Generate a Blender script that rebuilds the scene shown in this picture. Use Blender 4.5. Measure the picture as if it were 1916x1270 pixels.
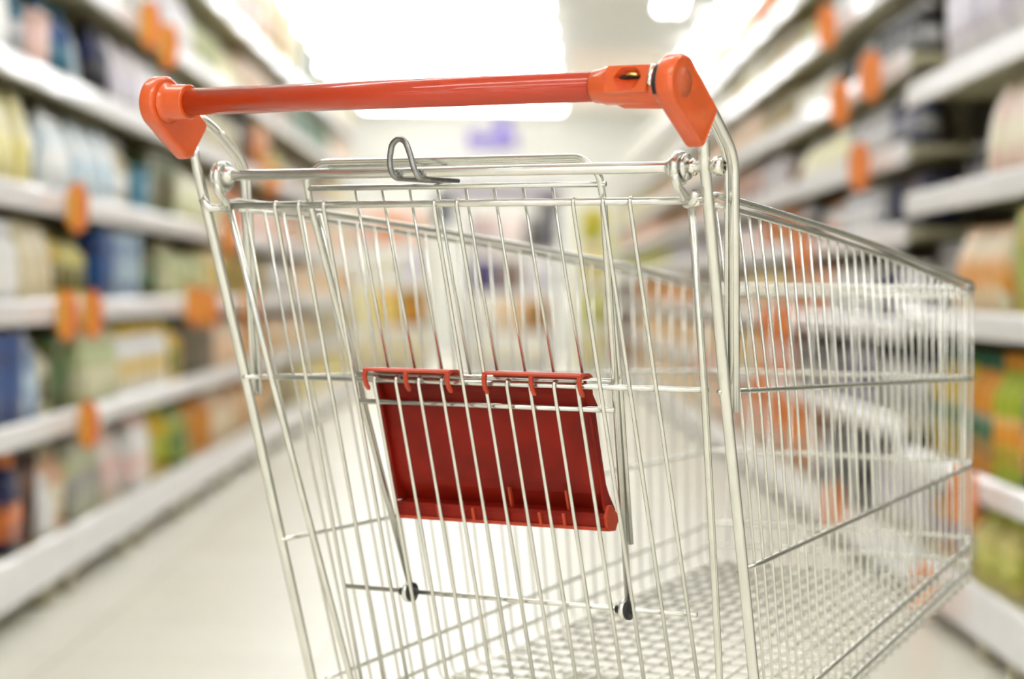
import bpy, math, random
from mathutils import Vector, Matrix
random.seed(7)
PI = math.pi
D = bpy.data
for o in list(D.objects): D.objects.remove(o, do_unlink=True)
SC = bpy.context.scene
COL = SC.collection

# ---------------------------------------------------------------- camera
F_PX = 4800.0                       # 90 mm on a 36 mm wide frame
PITCH, ROLL, YAW = math.atan(90 / 4800.0), math.radians(0.5693), math.radians(-0.0955)
CAM_H = 0.85
def cam_axes():
    fw = Vector((math.sin(-YAW), math.cos(YAW), 0)); up = Vector((0, 0, 1)); rt = fw.cross(up)
    z = fw * math.cos(PITCH) - up * math.sin(PITCH)
    y = up * math.cos(PITCH) + fw * math.sin(PITCH)
    c, s = math.cos(ROLL), math.sin(ROLL)
    return rt * c + y * s, y * c - rt * s, -z
cx_, cy_, cz_ = cam_axes()
cam = D.objects.new('camera', D.cameras.new('camera')); COL.objects.link(cam)
cam.matrix_world = Matrix(((cx_.x, cy_.x, cz_.x, 0), (cx_.y, cy_.y, cz_.y, 0), (cx_.z, cy_.z, cz_.z, CAM_H), (0, 0, 0, 1)))
cam.data.sensor_width = 36.0
cam.data.lens = F_PX * 36.0 / 1916.0
cam.data.clip_start, cam.data.clip_end = 0.05, 200
cam.data.dof.use_dof = True
cam.data.dof.focus_distance = 2.50
cam.data.dof.aperture_fstop = 3.5
SC.camera = cam

# ---------------------------------------------------------------- world, exposure
W = D.worlds.new('world'); SC.world = W; W.use_nodes = True
bg = W.node_tree.nodes['Background']
# the rest of the shop seen from here: bright lamps overhead, shelves of goods at eye level, pale floor
nt = W.node_tree; N = nt.nodes.new; tcw = N('ShaderNodeTexCoord'); sx = N('ShaderNodeSeparateXYZ'); mr = N('ShaderNodeMapRange'); rp = N('ShaderNodeValToRGB')
mr.inputs['From Min'].default_value = -1; mr.inputs['From Max'].default_value = 1
nt.links.new(tcw.outputs['Generated'], sx.inputs[0]); nt.links.new(sx.outputs['Z'], mr.inputs['Value']); nt.links.new(mr.outputs[0], rp.inputs['Fac'])
e = rp.color_ramp.elements; e[0].position = 0.0; e[0].color = (0.75, 0.74, 0.70, 1); e[1].position = 1.0; e[1].color = (1.35, 1.38, 1.40, 1)
for p, c in ((0.44, (0.80, 0.79, 0.75, 1)), (0.485, (0.50, 0.50, 0.49, 1)), (0.60, (0.62, 0.63, 0.64, 1)), (0.68, (1.30, 1.33, 1.35, 1))):
    q = e.new(p); q.color = c
nz = N('ShaderNodeTexNoise'); nz.inputs['Scale'].default_value = 5.0; nz.inputs['Detail'].default_value = 2
r2 = N('ShaderNodeValToRGB'); r2.color_ramp.elements[0].position = 0.42; r2.color_ramp.elements[0].color = (0.35, 0.35, 0.34, 1); r2.color_ramp.elements[1].position = 0.58; r2.color_ramp.elements[1].color = (1.35, 1.36, 1.38, 1)
mxw = N('ShaderNodeMix'); mxw.data_type = 'RGBA'; mxw.blend_type = 'MULTIPLY'; mxw.inputs[0].default_value = 1
nt.links.new(tcw.outputs['Generated'], nz.inputs['Vector']); nt.links.new(nz.outputs['Fac'], r2.inputs['Fac'])
nt.links.new(rp.outputs['Color'], mxw.inputs[6]); nt.links.new(r2.outputs['Color'], mxw.inputs[7]); nt.links.new(mxw.outputs[2], bg.inputs[0])
bg.inputs[1].default_value = 1.35
SC.view_settings.view_transform = 'Standard'
SC.view_settings.look = 'None'
SC.view_settings.gamma = 1.0
SC.view_settings.use_curve_mapping = False
SC.view_settings.exposure = 1.06
LAMP_E = 9.0
try:
    SC.cycles.max_bounces = 8; SC.cycles.diffuse_bounces = 4; SC.cycles.glossy_bounces = 4
    SC.cycles.sample_clamp_indirect = 6.0
except Exception: pass

# ---------------------------------------------------------------- materials
def s2l(c):
    return tuple((x / 12.92 if x <= 0.04045 else ((x + 0.055) / 1.055) ** 2.4) for x in c)
def rgb(r, g, b): return s2l((r / 255, g / 255, b / 255))
_m = {}
def mat(name, col, rough=0.5, metal=0.0, coat=0.0, emit=None, vary=0.0, vscale=30.0, col2=None, bump=0.0, spec=0.5):
    if name in _m: return _m[name]
    m = D.materials.new(name); m.use_nodes = True; nt = m.node_tree; b = nt.nodes['Principled BSDF']
    b.inputs['Roughness'].default_value = rough; b.inputs['Metallic'].default_value = metal
    b.inputs['Coat Weight'].default_value = coat; b.inputs['Specular IOR Level'].default_value = spec
    b.inputs['Base Color'].default_value = (*col, 1)
    if emit is not None:
        b.inputs['Emission Color'].default_value = (*emit[0], 1); b.inputs['Emission Strength'].default_value = emit[1]
    if vary > 0 or col2 is not None or bump > 0:
        tc = nt.nodes.new('ShaderNodeTexCoord'); nz = nt.nodes.new('ShaderNodeTexNoise')
        nz.inputs['Scale'].default_value = vscale; nz.inputs['Detail'].default_value = 4
        nt.links.new(tc.outputs['Object'], nz.inputs['Vector'])
        if vary > 0 or col2 is not None:
            rp = nt.nodes.new('ShaderNodeValToRGB'); c2 = col2 or tuple(x * (1 - vary) for x in col)
            rp.color_ramp.elements[0].position = 0.40; rp.color_ramp.elements[1].position = 0.60
            rp.color_ramp.elements[0].color = (*c2, 1); rp.color_ramp.elements[1].color = (*col, 1)
            nt.links.new(nz.outputs['Fac'], rp.inputs['Fac']); nt.links.new(rp.outputs['Color'], b.inputs['Base Color'])
        if bump > 0:
            bp = nt.nodes.new('ShaderNodeBump'); bp.inputs['Strength'].default_value = bump; bp.inputs['Distance'].default_value = 0.001
            nt.links.new(nz.outputs['Fac'], bp.inputs['Height']); nt.links.new(bp.outputs['Normal'], b.inputs['Normal'])
    _m[name] = m
    return m
CHROME = mat('zinc_plated_wire', rgb(222, 221, 214), 0.22, 0.93, vary=0.07, vscale=60)
DARKST = mat('dark_steel', rgb(158, 158, 156), 0.30, 1.0, vary=0.25, vscale=90)
TUBEM = mat('zinc_plated_tube', rgb(224, 223, 217), 0.24, 0.92, vary=0.06, vscale=40, bump=0.1)
ORBAR = mat('orange_handle_plastic', rgb(184, 52, 10), 0.34, 0.0, coat=0.9, vary=0.04, vscale=5, spec=0.2)
ORCAP = mat('orange_moulded_plastic', rgb(218, 88, 28), 0.3, 0.0, coat=0.5, vary=0.10, vscale=40, bump=0.06)
ORPRS = mat('orange_pressed_relief', rgb(200, 92, 48), 0.5, 0.0, vary=0.15, vscale=220)
ORDRK = mat('orange_recess_plastic', rgb(200, 70, 24), 0.4, 0.0)
REDPL = mat('brick_red_flap_plastic', rgb(142, 25, 8), 0.5, 0.0, spec=0.25, vary=0.30, vscale=16, bump=0.1)
REDED = mat('orange_red_flap_edge', rgb(190, 60, 24), 0.40, 0.0, coat=0.1, vary=0.12, vscale=60)
BLACK = mat('black_plastic', rgb(22, 22, 26), 0.35)
SLOT = mat('slot_dark', rgb(30, 10, 6), 0.7)
COIN = mat('brass_coin', rgb(222, 196, 110), 0.3, 0.9)
STEEL = mat('bright_steel', rgb(225, 222, 212), 0.16, 1.0)
RUBBER = mat('grey_rubber', rgb(70, 70, 72), 0.7)

# ---------------------------------------------------------------- mesh helpers
class MB:
    def __init__(s): s.v = []; s.f = []; s.m = []; s.sm = []
    def add(s, vs, fs, mi=0, smooth=False):
        b = len(s.v); s.v += [tuple(x) for x in vs]
        for f in fs: s.f.append(tuple(b + i for i in f)); s.m.append(mi); s.sm.append(smooth)
    def box(s, a, b, mi=0):
        x0, y0, z0 = a; x1, y1, z1 = b
        s.add([(x0, y0, z0), (x1, y0, z0), (x1, y1, z0), (x0, y1, z0), (x0, y0, z1), (x1, y0, z1), (x1, y1, z1), (x0, y1, z1)],
              [(0, 3, 2, 1), (4, 5, 6, 7), (0, 1, 5, 4), (1, 2, 6, 5), (2, 3, 7, 6), (3, 0, 4, 7)], mi)
    def rbox(s, a, b, r, mi=0, n=3):
        """box with its vertical and top edges rounded"""
        x0, y0, z0 = a; x1, y1, z1 = b; rings = []
        def ring(ins, z):
            rr = max(r - ins, 1e-5); pts = []
            for (cx, cy, a0) in ((x1 - r, y1 - r, 0), (x0 + r, y1 - r, PI / 2), (x0 + r, y0 + r, PI), (x1 - r, y0 + r, 1.5 * PI)):
                for k in range(n + 1):
                    t = a0 + k * PI / 2 / n; pts.append((cx + rr * math.cos(t), cy + rr * math.sin(t), z))
            return pts
        lv = [(r * 0.7, z0), (0, z0 + r * 0.5), (0, z1 - r), (r * 0.3, z1 - r * 0.3), (r * 0.9, z1)]
        for i, z in lv: rings.append(ring(i, z))
        s.loft(rings, mi, True, caps=True)
    def loft(s, rings, mi=0, smooth=True, caps=True, closed=True):
        n = len(rings[0]); vs = [p for r in rings for p in r]; fs = []
        for i in range(len(rings) - 1):
            for j in range(n if closed else n - 1):
                k = (j + 1) % n; fs.append((i * n + j, i * n + k, (i + 1) * n + k, (i + 1) * n + j))
        if caps: fs.append(tuple(range(n - 1, -1, -1))); fs.append(tuple((len(rings) - 1) * n + j for j in range(n)))
        s.add(vs, fs, mi, smooth)
    def tube(s, pts, r, seg=8, mi=0, closed=False, flat=None):
        P = [Vector(p) for p in pts]; n = len(P)
        T = []
        for i in range(n):
            if closed: t = P[(i + 1) % n] - P[i - 1]
            else: t = P[min(i + 1, n - 1)] - P[max(i - 1, 0)]
            T.append(t.normalized())
        ref = Vector((0, 0, 1)) if abs(T[0].z) < 0.9 else Vector((1, 0, 0))
        N = (ref - T[0] * ref.dot(T[0])).normalized(); rings = []
        for i in range(n):
            N = (N - T[i] * N.dot(T[i])).normalized(); B = T[i].cross(N)
            rr = r[i] if isinstance(r, (list, tuple)) else r
            rings.append([tuple(P[i] + (N * math.cos(2 * PI * k / seg) + B * math.sin(2 * PI * k / seg)) * rr) for k in range(seg)])
        if closed: rings.append(rings[0])
        s.loft(rings, mi, True, caps=not closed)
    def torus(s, c, axis, R, r, seg=24, ms=8, mi=0, a0=0.0, a1=2 * PI):
        c = Vector(c); ax = Vector(axis).normalized(); e1 = ax.orthogonal().normalized(); e2 = ax.cross(e1)
        full = abs(a1 - a0 - 2 * PI) < 1e-6; n = seg if full else seg + 1
        pts = [c + (e1 * math.cos(a0 + (a1 - a0) * k / seg) + e2 * math.sin(a0 + (a1 - a0) * k / seg)) * R for k in range(n)]
        s.tube(pts, r, ms, mi, closed=full)
    def cyl(s, a, b, r, seg=16, mi=0, r2=None):
        s.tube([a, b], [r, r if r2 is None else r2], seg, mi)
    def lathe(s, prof, seg=20, mi=0, ax=None, c=(0, 0, 0), ex=1.0, ey=1.0):
        rings = []
        for (r, z) in prof: rings.append([(c[0] + ex * r * math.cos(2 * PI * k / seg), c[1] + ey * r * math.sin(2 * PI * k / seg), c[2] + z) for k in range(seg)])
        s.loft(rings, mi, True)
    def prism(s, poly, axis_fn, mi=0, t0=0, t1=1, smooth=False):
        a = [axis_fn(p, t0) for p in poly]; b = [axis_fn(p, t1) for p in poly]; s.loft([a, b], mi, smooth)
    def mesh(s, name, mats):
        me = D.meshes.new(name); me.from_pydata(s.v, [], s.f)
        for m in (mats if isinstance(mats, (list, tuple)) else [mats]): me.materials.append(m)
        me.polygons.foreach_set('material_index', s.m); me.polygons.foreach_set('use_smooth', s.sm); me.update()
        return me
    def build(s, name, mats, parent=None, label=None):
        o = D.objects.new(name, s.mesh(name, mats)); COL.objects.link(o)
        if parent is not None: o.parent = parent
        if label: o['label'] = label
        fix_normals(o.data)
        return o
import bmesh
def fix_normals(me):
    bm = bmesh.new(); bm.from_mesh(me); bmesh.ops.recalc_face_normals(bm, faces=bm.faces); bm.to_mesh(me); bm.free()
def bevel(o, w, seg=2, ang=35):
    m = o.modifiers.new('bevel', 'BEVEL'); m.width = w; m.segments = seg; m.limit_method = 'ANGLE'; m.angle_limit = math.radians(ang); m.harden_normals = False
def fillet(pts, r, n=5):
    P = [Vector(p) for p in pts]; out = [P[0]]
    for i in range(1, len(P) - 1):
        a = (P[i - 1] - P[i]); b = (P[i + 1] - P[i]); la, lb = a.length, b.length; a.normalize(); b.normalize()
        rr = min(r, la * 0.49, lb * 0.49); p0 = P[i] + a * rr; p1 = P[i] + b * rr
        for k in range(n + 1):
            t = k / n; out.append(p0 * (1 - t) ** 2 + P[i] * 2 * t * (1 - t) + p1 * t * t)
    out.append(P[-1]); return out
def thing(name, label, cat, loc=(0, 0, 0), rz=0, group=None):
    o = D.objects.new(name, None); COL.objects.link(o); o.location = loc; o.rotation_euler = (0, 0, rz)
    o.empty_display_size = 0.1; o['label'] = label; o['category'] = cat
    if group: o['group'] = group
    return o
def tag(o, label, cat, group=None, kind=None):
    o['label'] = label; o['category'] = cat
    if group: o['group'] = group
    if kind: o['kind'] = kind
    return o
def struct(o): o['kind'] = 'structure'; return o

# ================================================================= ROOM
XL, XR = -1.20, 1.10                # front of the shelf lips left and right
def floor_material():
    m = D.materials.new('cream_vinyl_tile'); m.use_nodes = True; nt = m.node_tree; b = nt.nodes['Principled BSDF']
    tc = nt.nodes.new('ShaderNodeTexCoord'); mp = nt.nodes.new('ShaderNodeMapping'); mp.inputs['Location'].default_value = (0.42, 0.1, 0)
    br = nt.nodes.new('ShaderNodeTexBrick'); br.offset = 0; br.inputs['Scale'].default_value = 1.0
    br.inputs['Brick Width'].default_value = 0.6; br.inputs['Row Height'].default_value = 0.6; br.inputs['Mortar Size'].default_value = 0.004
    br.inputs['Color1'].default_value = (*rgb(241, 238, 225), 1); br.inputs['Color2'].default_value = (*rgb(238, 234, 220), 1); br.inputs['Mortar'].default_value = (*rgb(206, 200, 182), 1)
    nz = nt.nodes.new('ShaderNodeTexNoise'); nz.inputs['Scale'].default_value = 2.2
    mx = nt.nodes.new('ShaderNodeMix'); mx.data_type = 'RGBA'; mx.blend_type = 'MULTIPLY'
    rp = nt.nodes.new('ShaderNodeValToRGB'); rp.color_ramp.elements[0].color = (0.93, 0.93, 0.93, 1); rp.color_ramp.elements[1].color = (1, 1, 1, 1)
    nt.links.new(tc.outputs['Object'], mp.inputs['Vector']); nt.links.new(mp.outputs[0], br.inputs['Vector']); nt.links.new(tc.outputs['Object'], nz.inputs['Vector'])
    nt.links.new(nz.outputs['Fac'], rp.inputs['Fac']); mx.inputs[0].default_value = 1
    nt.links.new(br.outputs['Color'], mx.inputs[6]); nt.links.new(rp.outputs['Color'], mx.inputs[7]); nt.links.new(mx.outputs[2], b.inputs['Base Color'])
    b.inputs['Roughness'].default_value = 0.38; b.inputs['Specular IOR Level'].default_value = 0.3
    return m
mb = MB(); mb.box((-9, -6, -0.1), (9, 36, 0)); struct(mb.build('floor', floor_material()))
WALLM = mat('cream_wall_paint', rgb(233, 231, 222), 0.8, vary=0.03, vscale=3)
CEILM = mat('white_ceiling_panels', rgb(238, 238, 234), 0.85, vary=0.03, vscale=5)
mb = MB(); mb.box((-9, -6, 3.35), (9, 36, 3.45)); struct(mb.build('ceiling', CEILM))
mb = MB(); mb.box((-9, 34, 0), (9, 34.15, 3.35)); struct(mb.build('wall_back', WALLM))
mb = MB(); mb.box((-9.1, -6, 0), (-9, 34.15, 3.35)); struct(mb.build('wall_left', WALLM))
mb = MB(); mb.box((9, -6, 0), (9.1, 34.15, 3.35)); struct(mb.build('wall_right', WALLM))
mb = MB(); mb.box((0.62, 26.6, 2.78), (1.62, 26.9, 3.35)); o = struct(mb.build('wall_bulkhead', mat('peach_bulkhead_paint', rgb(252, 238, 222), 0.75, vary=0.03, vscale=3)))

# ---- lamps: long fluorescent fixtures, one behind the other
TUBE_E = mat('fluorescent_tube_lit', (1, 1, 1), 0.4, emit=((0.985, 0.99, 1.0), LAMP_E))
LAMPB = mat('white_lamp_housing', rgb(235, 235, 232), 0.5)
lamp_me = None
def lamp_meshes(L):
    h = MB(); h.box((-L / 2, -0.02, 0.0), (L / 2, 0.02, 0.05)); h.box((-L / 2 - 0.02, -0.10, -0.045), (-L / 2, 0.10, 0.05)); h.box((L / 2, -0.10, -0.045), (L / 2 + 0.02, 0.10, 0.05))
    h.cyl((-L / 3, 0, 0.05), (-L / 3, 0, 0.15), 0.008, 8); h.cyl((L / 3, 0, 0.05), (L / 3, 0, 0.15), 0.008, 8)
    t1 = MB(); t1.cyl((-L / 2, 0, -0.012), (L / 2, 0, -0.012), 0.027, 10)
    return h.mesh('lamp_housing', LAMPB), t1.mesh('lamp_tube', TUBE_E)
LM = lamp_meshes(2.5); LMS = lamp_meshes(4.0)
def ceiling_lamp(x, y, rz, lm, label, z=3.20):
    t = thing('ceiling_lamp', label, 'lamp', (x, y, z), rz, 'fluorescent ceiling lamps')
    a = D.objects.new('housing', lm[0]); COL.objects.link(a); a.parent = t
    for s in (-0.065, 0.065):
        b = D.objects.new('tube', lm[1]); COL.objects.link(b); b.parent = t; b.location = (0, s, 0)
ORD = ['first', 'second', 'third', 'fourth', 'fifth', 'sixth', 'seventh', 'eighth', 'ninth', 'tenth', 'eleventh', 'twelfth', 'thirteenth', 'fourteenth', 'fifteenth', 'sixteenth', 'seventeenth', 'eighteenth', 'nineteenth', 'twentieth']
TENS = {2: 'twent', 3: 'thirt', 4: 'fort', 5: 'fift', 6: 'sixt', 7: 'sevent', 8: 'eight', 9: 'ninet'}
def ordinal(i):
    n = i + 1
    if n <= 20: return ORD[i]
    if n % 10 == 0: return TENS[n // 10] + 'ieth'
    return TENS[n // 10] + 'y-' + ORD[n % 10 - 1]
yl = 21.2; i = 0
while yl < 33.5:
    ceiling_lamp(-0.95 + 0.03 * (yl - 21), yl, 0, LM, 'glowing ceiling lamp laid across the aisle, %s row from the top edge of the photo' % ordinal(i)); yl += 1.9; i += 1
for i, (x, y) in enumerate([(-0.9, -3.0), (-0.9, 0.4), (-0.9, 3.6), (-0.9, 7.2), (-0.9, 10.6), (-0.9, 14.0), (-0.9, 17.6)]):
    ceiling_lamp(x, y, 0, LM, 'glowing ceiling lamp laid across the aisle above the shelving, %s overhead' % ordinal(i))
ceiling_lamp(1.22, 18.8, PI / 2 - 0.03, LMS, 'glowing ceiling lamp running lengthwise over the right shelving', z=3.16)
for i, (x, y) in enumerate([(2.95, 20.6), (2.95, 23.0), (2.95, 25.4), (2.95, 27.8), (2.95, 30.2)]):
    ceiling_lamp(x, y, 0, LM, 'glowing ceiling lamp past the peach bulkhead right of the aisle, %s counted away' % ordinal(i))
for i, (x, y) in enumerate([(1.7, -3.0), (1.7, 0.4), (1.7, 3.6), (1.7, 7.2), (1.7, 10.6), (1.7, 14.0)]):
    ceiling_lamp(x, y, 0, LM, 'glowing ceiling lamp over the right shelving, %s overhead' % ordinal(i))

# ================================================================= SHELVING
LIP = mat('white_price_rail', rgb(243, 242, 245), 0.35, coat=0.2, vary=0.05, vscale=9)
BOARD = mat('cream_shelf_steel', rgb(196, 190, 158), 0.5, vary=0.04, vscale=8)
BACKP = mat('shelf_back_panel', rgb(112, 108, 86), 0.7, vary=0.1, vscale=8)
PLINTH = mat('shelf_plinth', rgb(176, 168, 138), 0.6, vary=0.05, vscale=8)
DEPTH = 0.42
Z_L = [0.175, 0.500, 0.805, 1.095, 1.412, 1.725, 2.045]           # top of each board, left row
Z_RF = [0.160, 0.490, 0.770, 1.040, 1.270, 1.525, 1.780, 2.020]   # right row, beyond 7 m
Z_RN = [0.160, 0.420, 0.800, 1.120, 1.420]                        # right row, near bay
def bay(side, y0, y1, zs, top, label, idx):
    s = -1 if side == 'left' else 1; xf = XL if side == 'left' else XR
    t = thing('shelving_bay', label, 'shelf', (xf, y0, 0), 0, 'shelving bays on the %s of the aisle' % side)
    L = y1 - y0 - 0.006
    def bx(m, a, b, z0, z1, ya, yb): m.box((min(s * a, s * b), ya, z0), (max(s * a, s * b), yb, z1))
    m = MB(); bx(m, DEPTH, DEPTH + 0.02, 0.09, top, 0.02, L - 0.02); m.build('back_panel', BACKP, t)
    for yy in (0.0, L - 0.03):
        m = MB(); bx(m, DEPTH - 0.035, DEPTH + 0.03, 0.0, top + 0.02, yy, yy + 0.03); m.build('upright', BOARD, t)
    m = MB(); bx(m, 0.075, 0.09, 0.0, 0.09, 0.03, L - 0.03); bx(m, 0.09, DEPTH - 0.04, 0.0, 0.012, 0.03, L - 0.03); m.build('plinth', PLINTH, t)
    for yy in (0.12, L - 0.22):
        m = MB(); bx(m, 0.012, 0.074, 0.0, 0.062, yy, yy + 0.09); m.build('foot', PLINTH, t)
    for k, z in enumerate(zs):
        m = MB(); bx(m, 0.012, DEPTH - 0.001, z - 0.022, z, 0.0, L)
        bx(m, 0.012, 0.02, z - 0.036, z - 0.022, 0.0, L)
        b = m.build('shelf_board', BOARD, t)
        m = MB(); lh = 0.052 if k else 0.112
        pr = [(0.0, z + 0.004), (0.0, z - lh + 0.006), (0.006, z - lh), (0.0118, z - lh), (0.0118, z + 0.012), (0.006, z + 0.012)]
        m.loft([[(s * a, 0.002, zz) for a, zz in pr], [(s * a, L - 0.002, zz) for a, zz in pr]], 0, False)
        m.build('price_rail', LIP, b)
y = 4.3; i = 0
while y < 20.5:
    bay('left', y, y + 1.35, Z_L, 2.30, 'cream and white shelving bay on the left of the aisle, %s from the near end' % ordinal(i), i); y += 1.35; i += 1
YLEND = y
y = 3.1; i = 0
while y < 7.0:
    bay('right', y, y + 1.35, Z_RN, 1.78 + 0.5, 'cream and white shelving bay right of the cart, %s from the near end' % ordinal(i), i); y += 1.35; i += 1
YRN = y
while y < 29.5:
    bay('right', y, y + 1.35, Z_RF, 2.30, 'cream and white shelving bay farther along the right row, %s from the near end' % ordinal(i), i); y += 1.35; i += 1
YREND = y

# ================================================================= GOODS
C = {'white': (247, 246, 244), 'cream': (236, 228, 198), 'beige': (216, 200, 160), 'peach': (240, 196, 160), 'pink': (238, 200, 190), 'yellow': (226, 188, 24),
     'paleyellow': (238, 226, 140), 'amber': (224, 148, 30), 'orange': (234, 132, 64), 'brown': (120, 70, 36), 'olive': (98, 90, 36), 'green': (54, 104, 40),
     'darkgreen': (30, 100, 70), 'palegreen': (206, 214, 160), 'lime': (176, 190, 50), 'teal': (24, 112, 136), 'paleblue': (190, 214, 228), 'blue': (24, 84, 156),
     'navy': (24, 34, 84), 'lilac': (214, 206, 222), 'purple': (110, 84, 140), 'grey': (150, 148, 148), 'black': (34, 30, 34), 'silver': (205, 204, 208), 'darkbrown': (60, 38, 28), 'red': (186, 50, 36), 'tan': (180, 136, 84)}
WORD = {'paleyellow': 'pale yellow', 'darkgreen': 'dark green', 'palegreen': 'pale green', 'paleblue': 'pale blue', 'darkbrown': 'dark brown'}
def word(c): return WORD.get(c, c)
def pm(c, c2=None):
    if c2 is None: return mat('pack_' + c, rgb(*C[c]), 0.42, vary=0.12, vscale=11)
    return mat('print_%s_%s' % (c, c2), rgb(*C[c]), 0.42, col2=rgb(*C[c2]), vscale=13)
_pm = {}
def pack_meshes(kind, w, d, h, c, c2):
    """front at x=0, body towards -x, width along y; returns [(part name, mesh)], body first"""
    key = (kind, round(w, 3), round(d, 3), round(h, 3), c, c2)
    if key in _pm: return _pm[key]
    out = []; cx = -d / 2
    A, B, P = pm(c), pm(c2), pm(c, c2)
    g = 0.004
    if kind == 'carton':
        m = MB(); m.rbox((-d, -w / 2 + g, 0), (0, w / 2 - g, h), 0.006, n=2); out.append(('body', m.mesh('carton', P)))
        m = MB(); m.box((-d - 0.001, -w / 2 + g - 0.001, h * 0.30), (0.0012, w / 2 - g + 0.001, h * 0.62)); out.append(('label', m.mesh('label', B)))
    elif kind == 'bottle':
        r = w / 2 - g; e = min(d / w, 1.0)
        prof = [(r * 0.86, 0), (r, 0.012), (r, h * 0.62), (r * 0.9, h * 0.70), (r * 0.42, h * 0.82), (r * 0.36, h * 0.86), (r * 0.36, h * 0.9)]
        m = MB(); m.lathe(prof, 14, c=(-r * e, 0, 0), ex=e); out.append(('body', m.mesh('bottle', A)))
        m = MB(); m.lathe([(r * 0.44, h * 0.87), (r * 0.46, h * 0.88), (r * 0.42, h), (r * 0.2, h)], 12, c=(-r * e, 0, 0), ex=e); out.append(('cap', m.mesh('cap', B)))
        m = MB(); m.lathe([(r * 1.012, h * 0.16), (r * 1.012, h * 0.52)], 14, c=(-r * e, 0, 0), ex=e); out.append(('label', m.mesh('label', P)))
    elif kind == 'pouch':
        rings = []
        for (z, sd, sw) in ((0, 0.86, 0.9), (0.03, 1, 1), (0.35, 0.96, 1), (0.7, 0.66, 0.98), (0.93, 0.12, 0.94), (1.0, 0.05, 0.94)):
            rings.append([(cx + sd * d / 2 * (abs(math.cos(t)) ** 0.5) * (1 if math.cos(t) > 0 else -1), sw * (w / 2 - g) * (abs(math.sin(t)) ** 0.45) * (1 if math.sin(t) > 0 else -1), z * h) for t in [2 * PI * k / 16 for k in range(16)]])
        m = MB(); m.loft(rings); out.append(('body', m.mesh('pouch', P)))
    elif kind == 'jug':
        m = MB(); m.rbox((-d, -w / 2 + g, 0), (0, w / 2 - g, h * 0.74), 0.022); m.lathe([(w * 0.26, h * 0.70), (w * 0.2, h * 0.80), (w * 0.16, h * 0.86)], 12, c=(cx * 0.7, 0, 0))
        m.tube(fillet([(-d * 0.9, 0, h * 0.70), (-d * 0.92, 0, h * 0.87), (-d * 0.45, 0, h * 0.83)], 0.02), 0.011, 7); out.append(('body', m.mesh('jug', A)))
        m = MB(); m.lathe([(w * 0.19, h * 0.85), (w * 0.2, h * 0.87), (w * 0.19, h * 0.98), (w * 0.1, h)], 12, c=(cx * 0.7, 0, 0)); out.append(('cap', m.mesh('cap', B)))
        m = MB(); m.box((-d * 0.85, -w / 2 + g - 0.001, h * 0.14), (0.001, w / 2 - g + 0.001, h * 0.5)); out.append(('label', m.mesh('label', P)))
    else:  # tub
        r = w / 2 - g; e = min(d / w, 1.0)
        m = MB(); m.lathe([(r * 0.86, 0), (r * 0.9, 0.006), (r * 0.98, h * 0.84)], 16, c=(-r * e, 0, 0), ex=e); out.append(('body', m.mesh('tub', P)))
        m = MB(); m.lathe([(r, h * 0.83), (r * 1.01, h * 0.85), (r * 1.01, h * 0.98), (r * 0.95, h)], 16, c=(-r * e, 0, 0), ex=e); out.append(('lid', m.mesh('lid', B)))
    for _, me in out: fix_normals(me)
    _pm[key] = out
    return out
CARTON_FAR = 14.6
SIZE = {'carton': (0.150, 0.10), 'bottle': (0.100, 0.10), 'pouch': (0.150, 0.09), 'jug': (0.155, 0.11), 'tub': (0.130, 0.13)}
counts = {}; kinds = {}; far_mb = {}
def product(kind, x, y, z, h, c, c2, side, shelf, parts=True, w=None, d=None):
    w0, d0 = SIZE[kind]; w = w or w0; d = d or d0
    if kind == 'carton' and y > CARTON_FAR:            # the rest past 300 cartons: one mass per row
        m, mats_ = far_mb.setdefault(side, (MB(), [])); p = pm(c, c2)
        if p not in mats_: mats_.append(p)
        s = 1 if side == 'left' else -1
        m.box((min(x, x - s * d), y - w / 2 + 0.004, z), (max(x, x - s * d), y + w / 2 - 0.004, z + h), mats_.index(p)); return
    kinds[kind] = kinds.get(kind, 0) + 1
    key = (kind, c, c2, side, shelf); n = counts.get(key, 0); counts[key] = n + 1
    if c == c2: desc = 'plain %s %s' % (word(c), kind)
    elif kind == 'pouch': desc = '%s %s mottled with %s' % (word(c), kind, word(c2))
    else: desc = '%s %s with %s %s' % (word(c), kind, word(c2), {'carton': 'band', 'bottle': 'cap', 'jug': 'cap', 'tub': 'lid'}[kind])
    label = "%s, %s from near end, %s row's %s" % (desc, ordinal(n), side, shelf)
    ms = pack_meshes(kind, w, d, h, c, c2)
    rz = 0 if side == 'left' else PI
    if parts:
        t = thing(kind, label, {'jug': 'jug'}.get(kind, kind), (x, y, z), rz, 'goods on the %s of the %s row' % (shelf, side))
        for nm, me in ms:
            o = D.objects.new(nm, me); COL.objects.link(o); o.parent = t
    else:
        o = D.objects.new(kind, ms[0][1]); COL.objects.link(o); o.location = (x, y, z); o.rotation_euler = (0, 0, rz)
        tag(o, label, kind, 'goods on the %s of the %s row' % (shelf, side))
SHN = ['bottom shelf', 'second shelf', 'third shelf', 'fourth shelf', 'fifth shelf', 'sixth shelf', 'seventh shelf', 'eighth shelf']
def pxof(x, y): return 950 + 4800 * x / y
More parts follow.
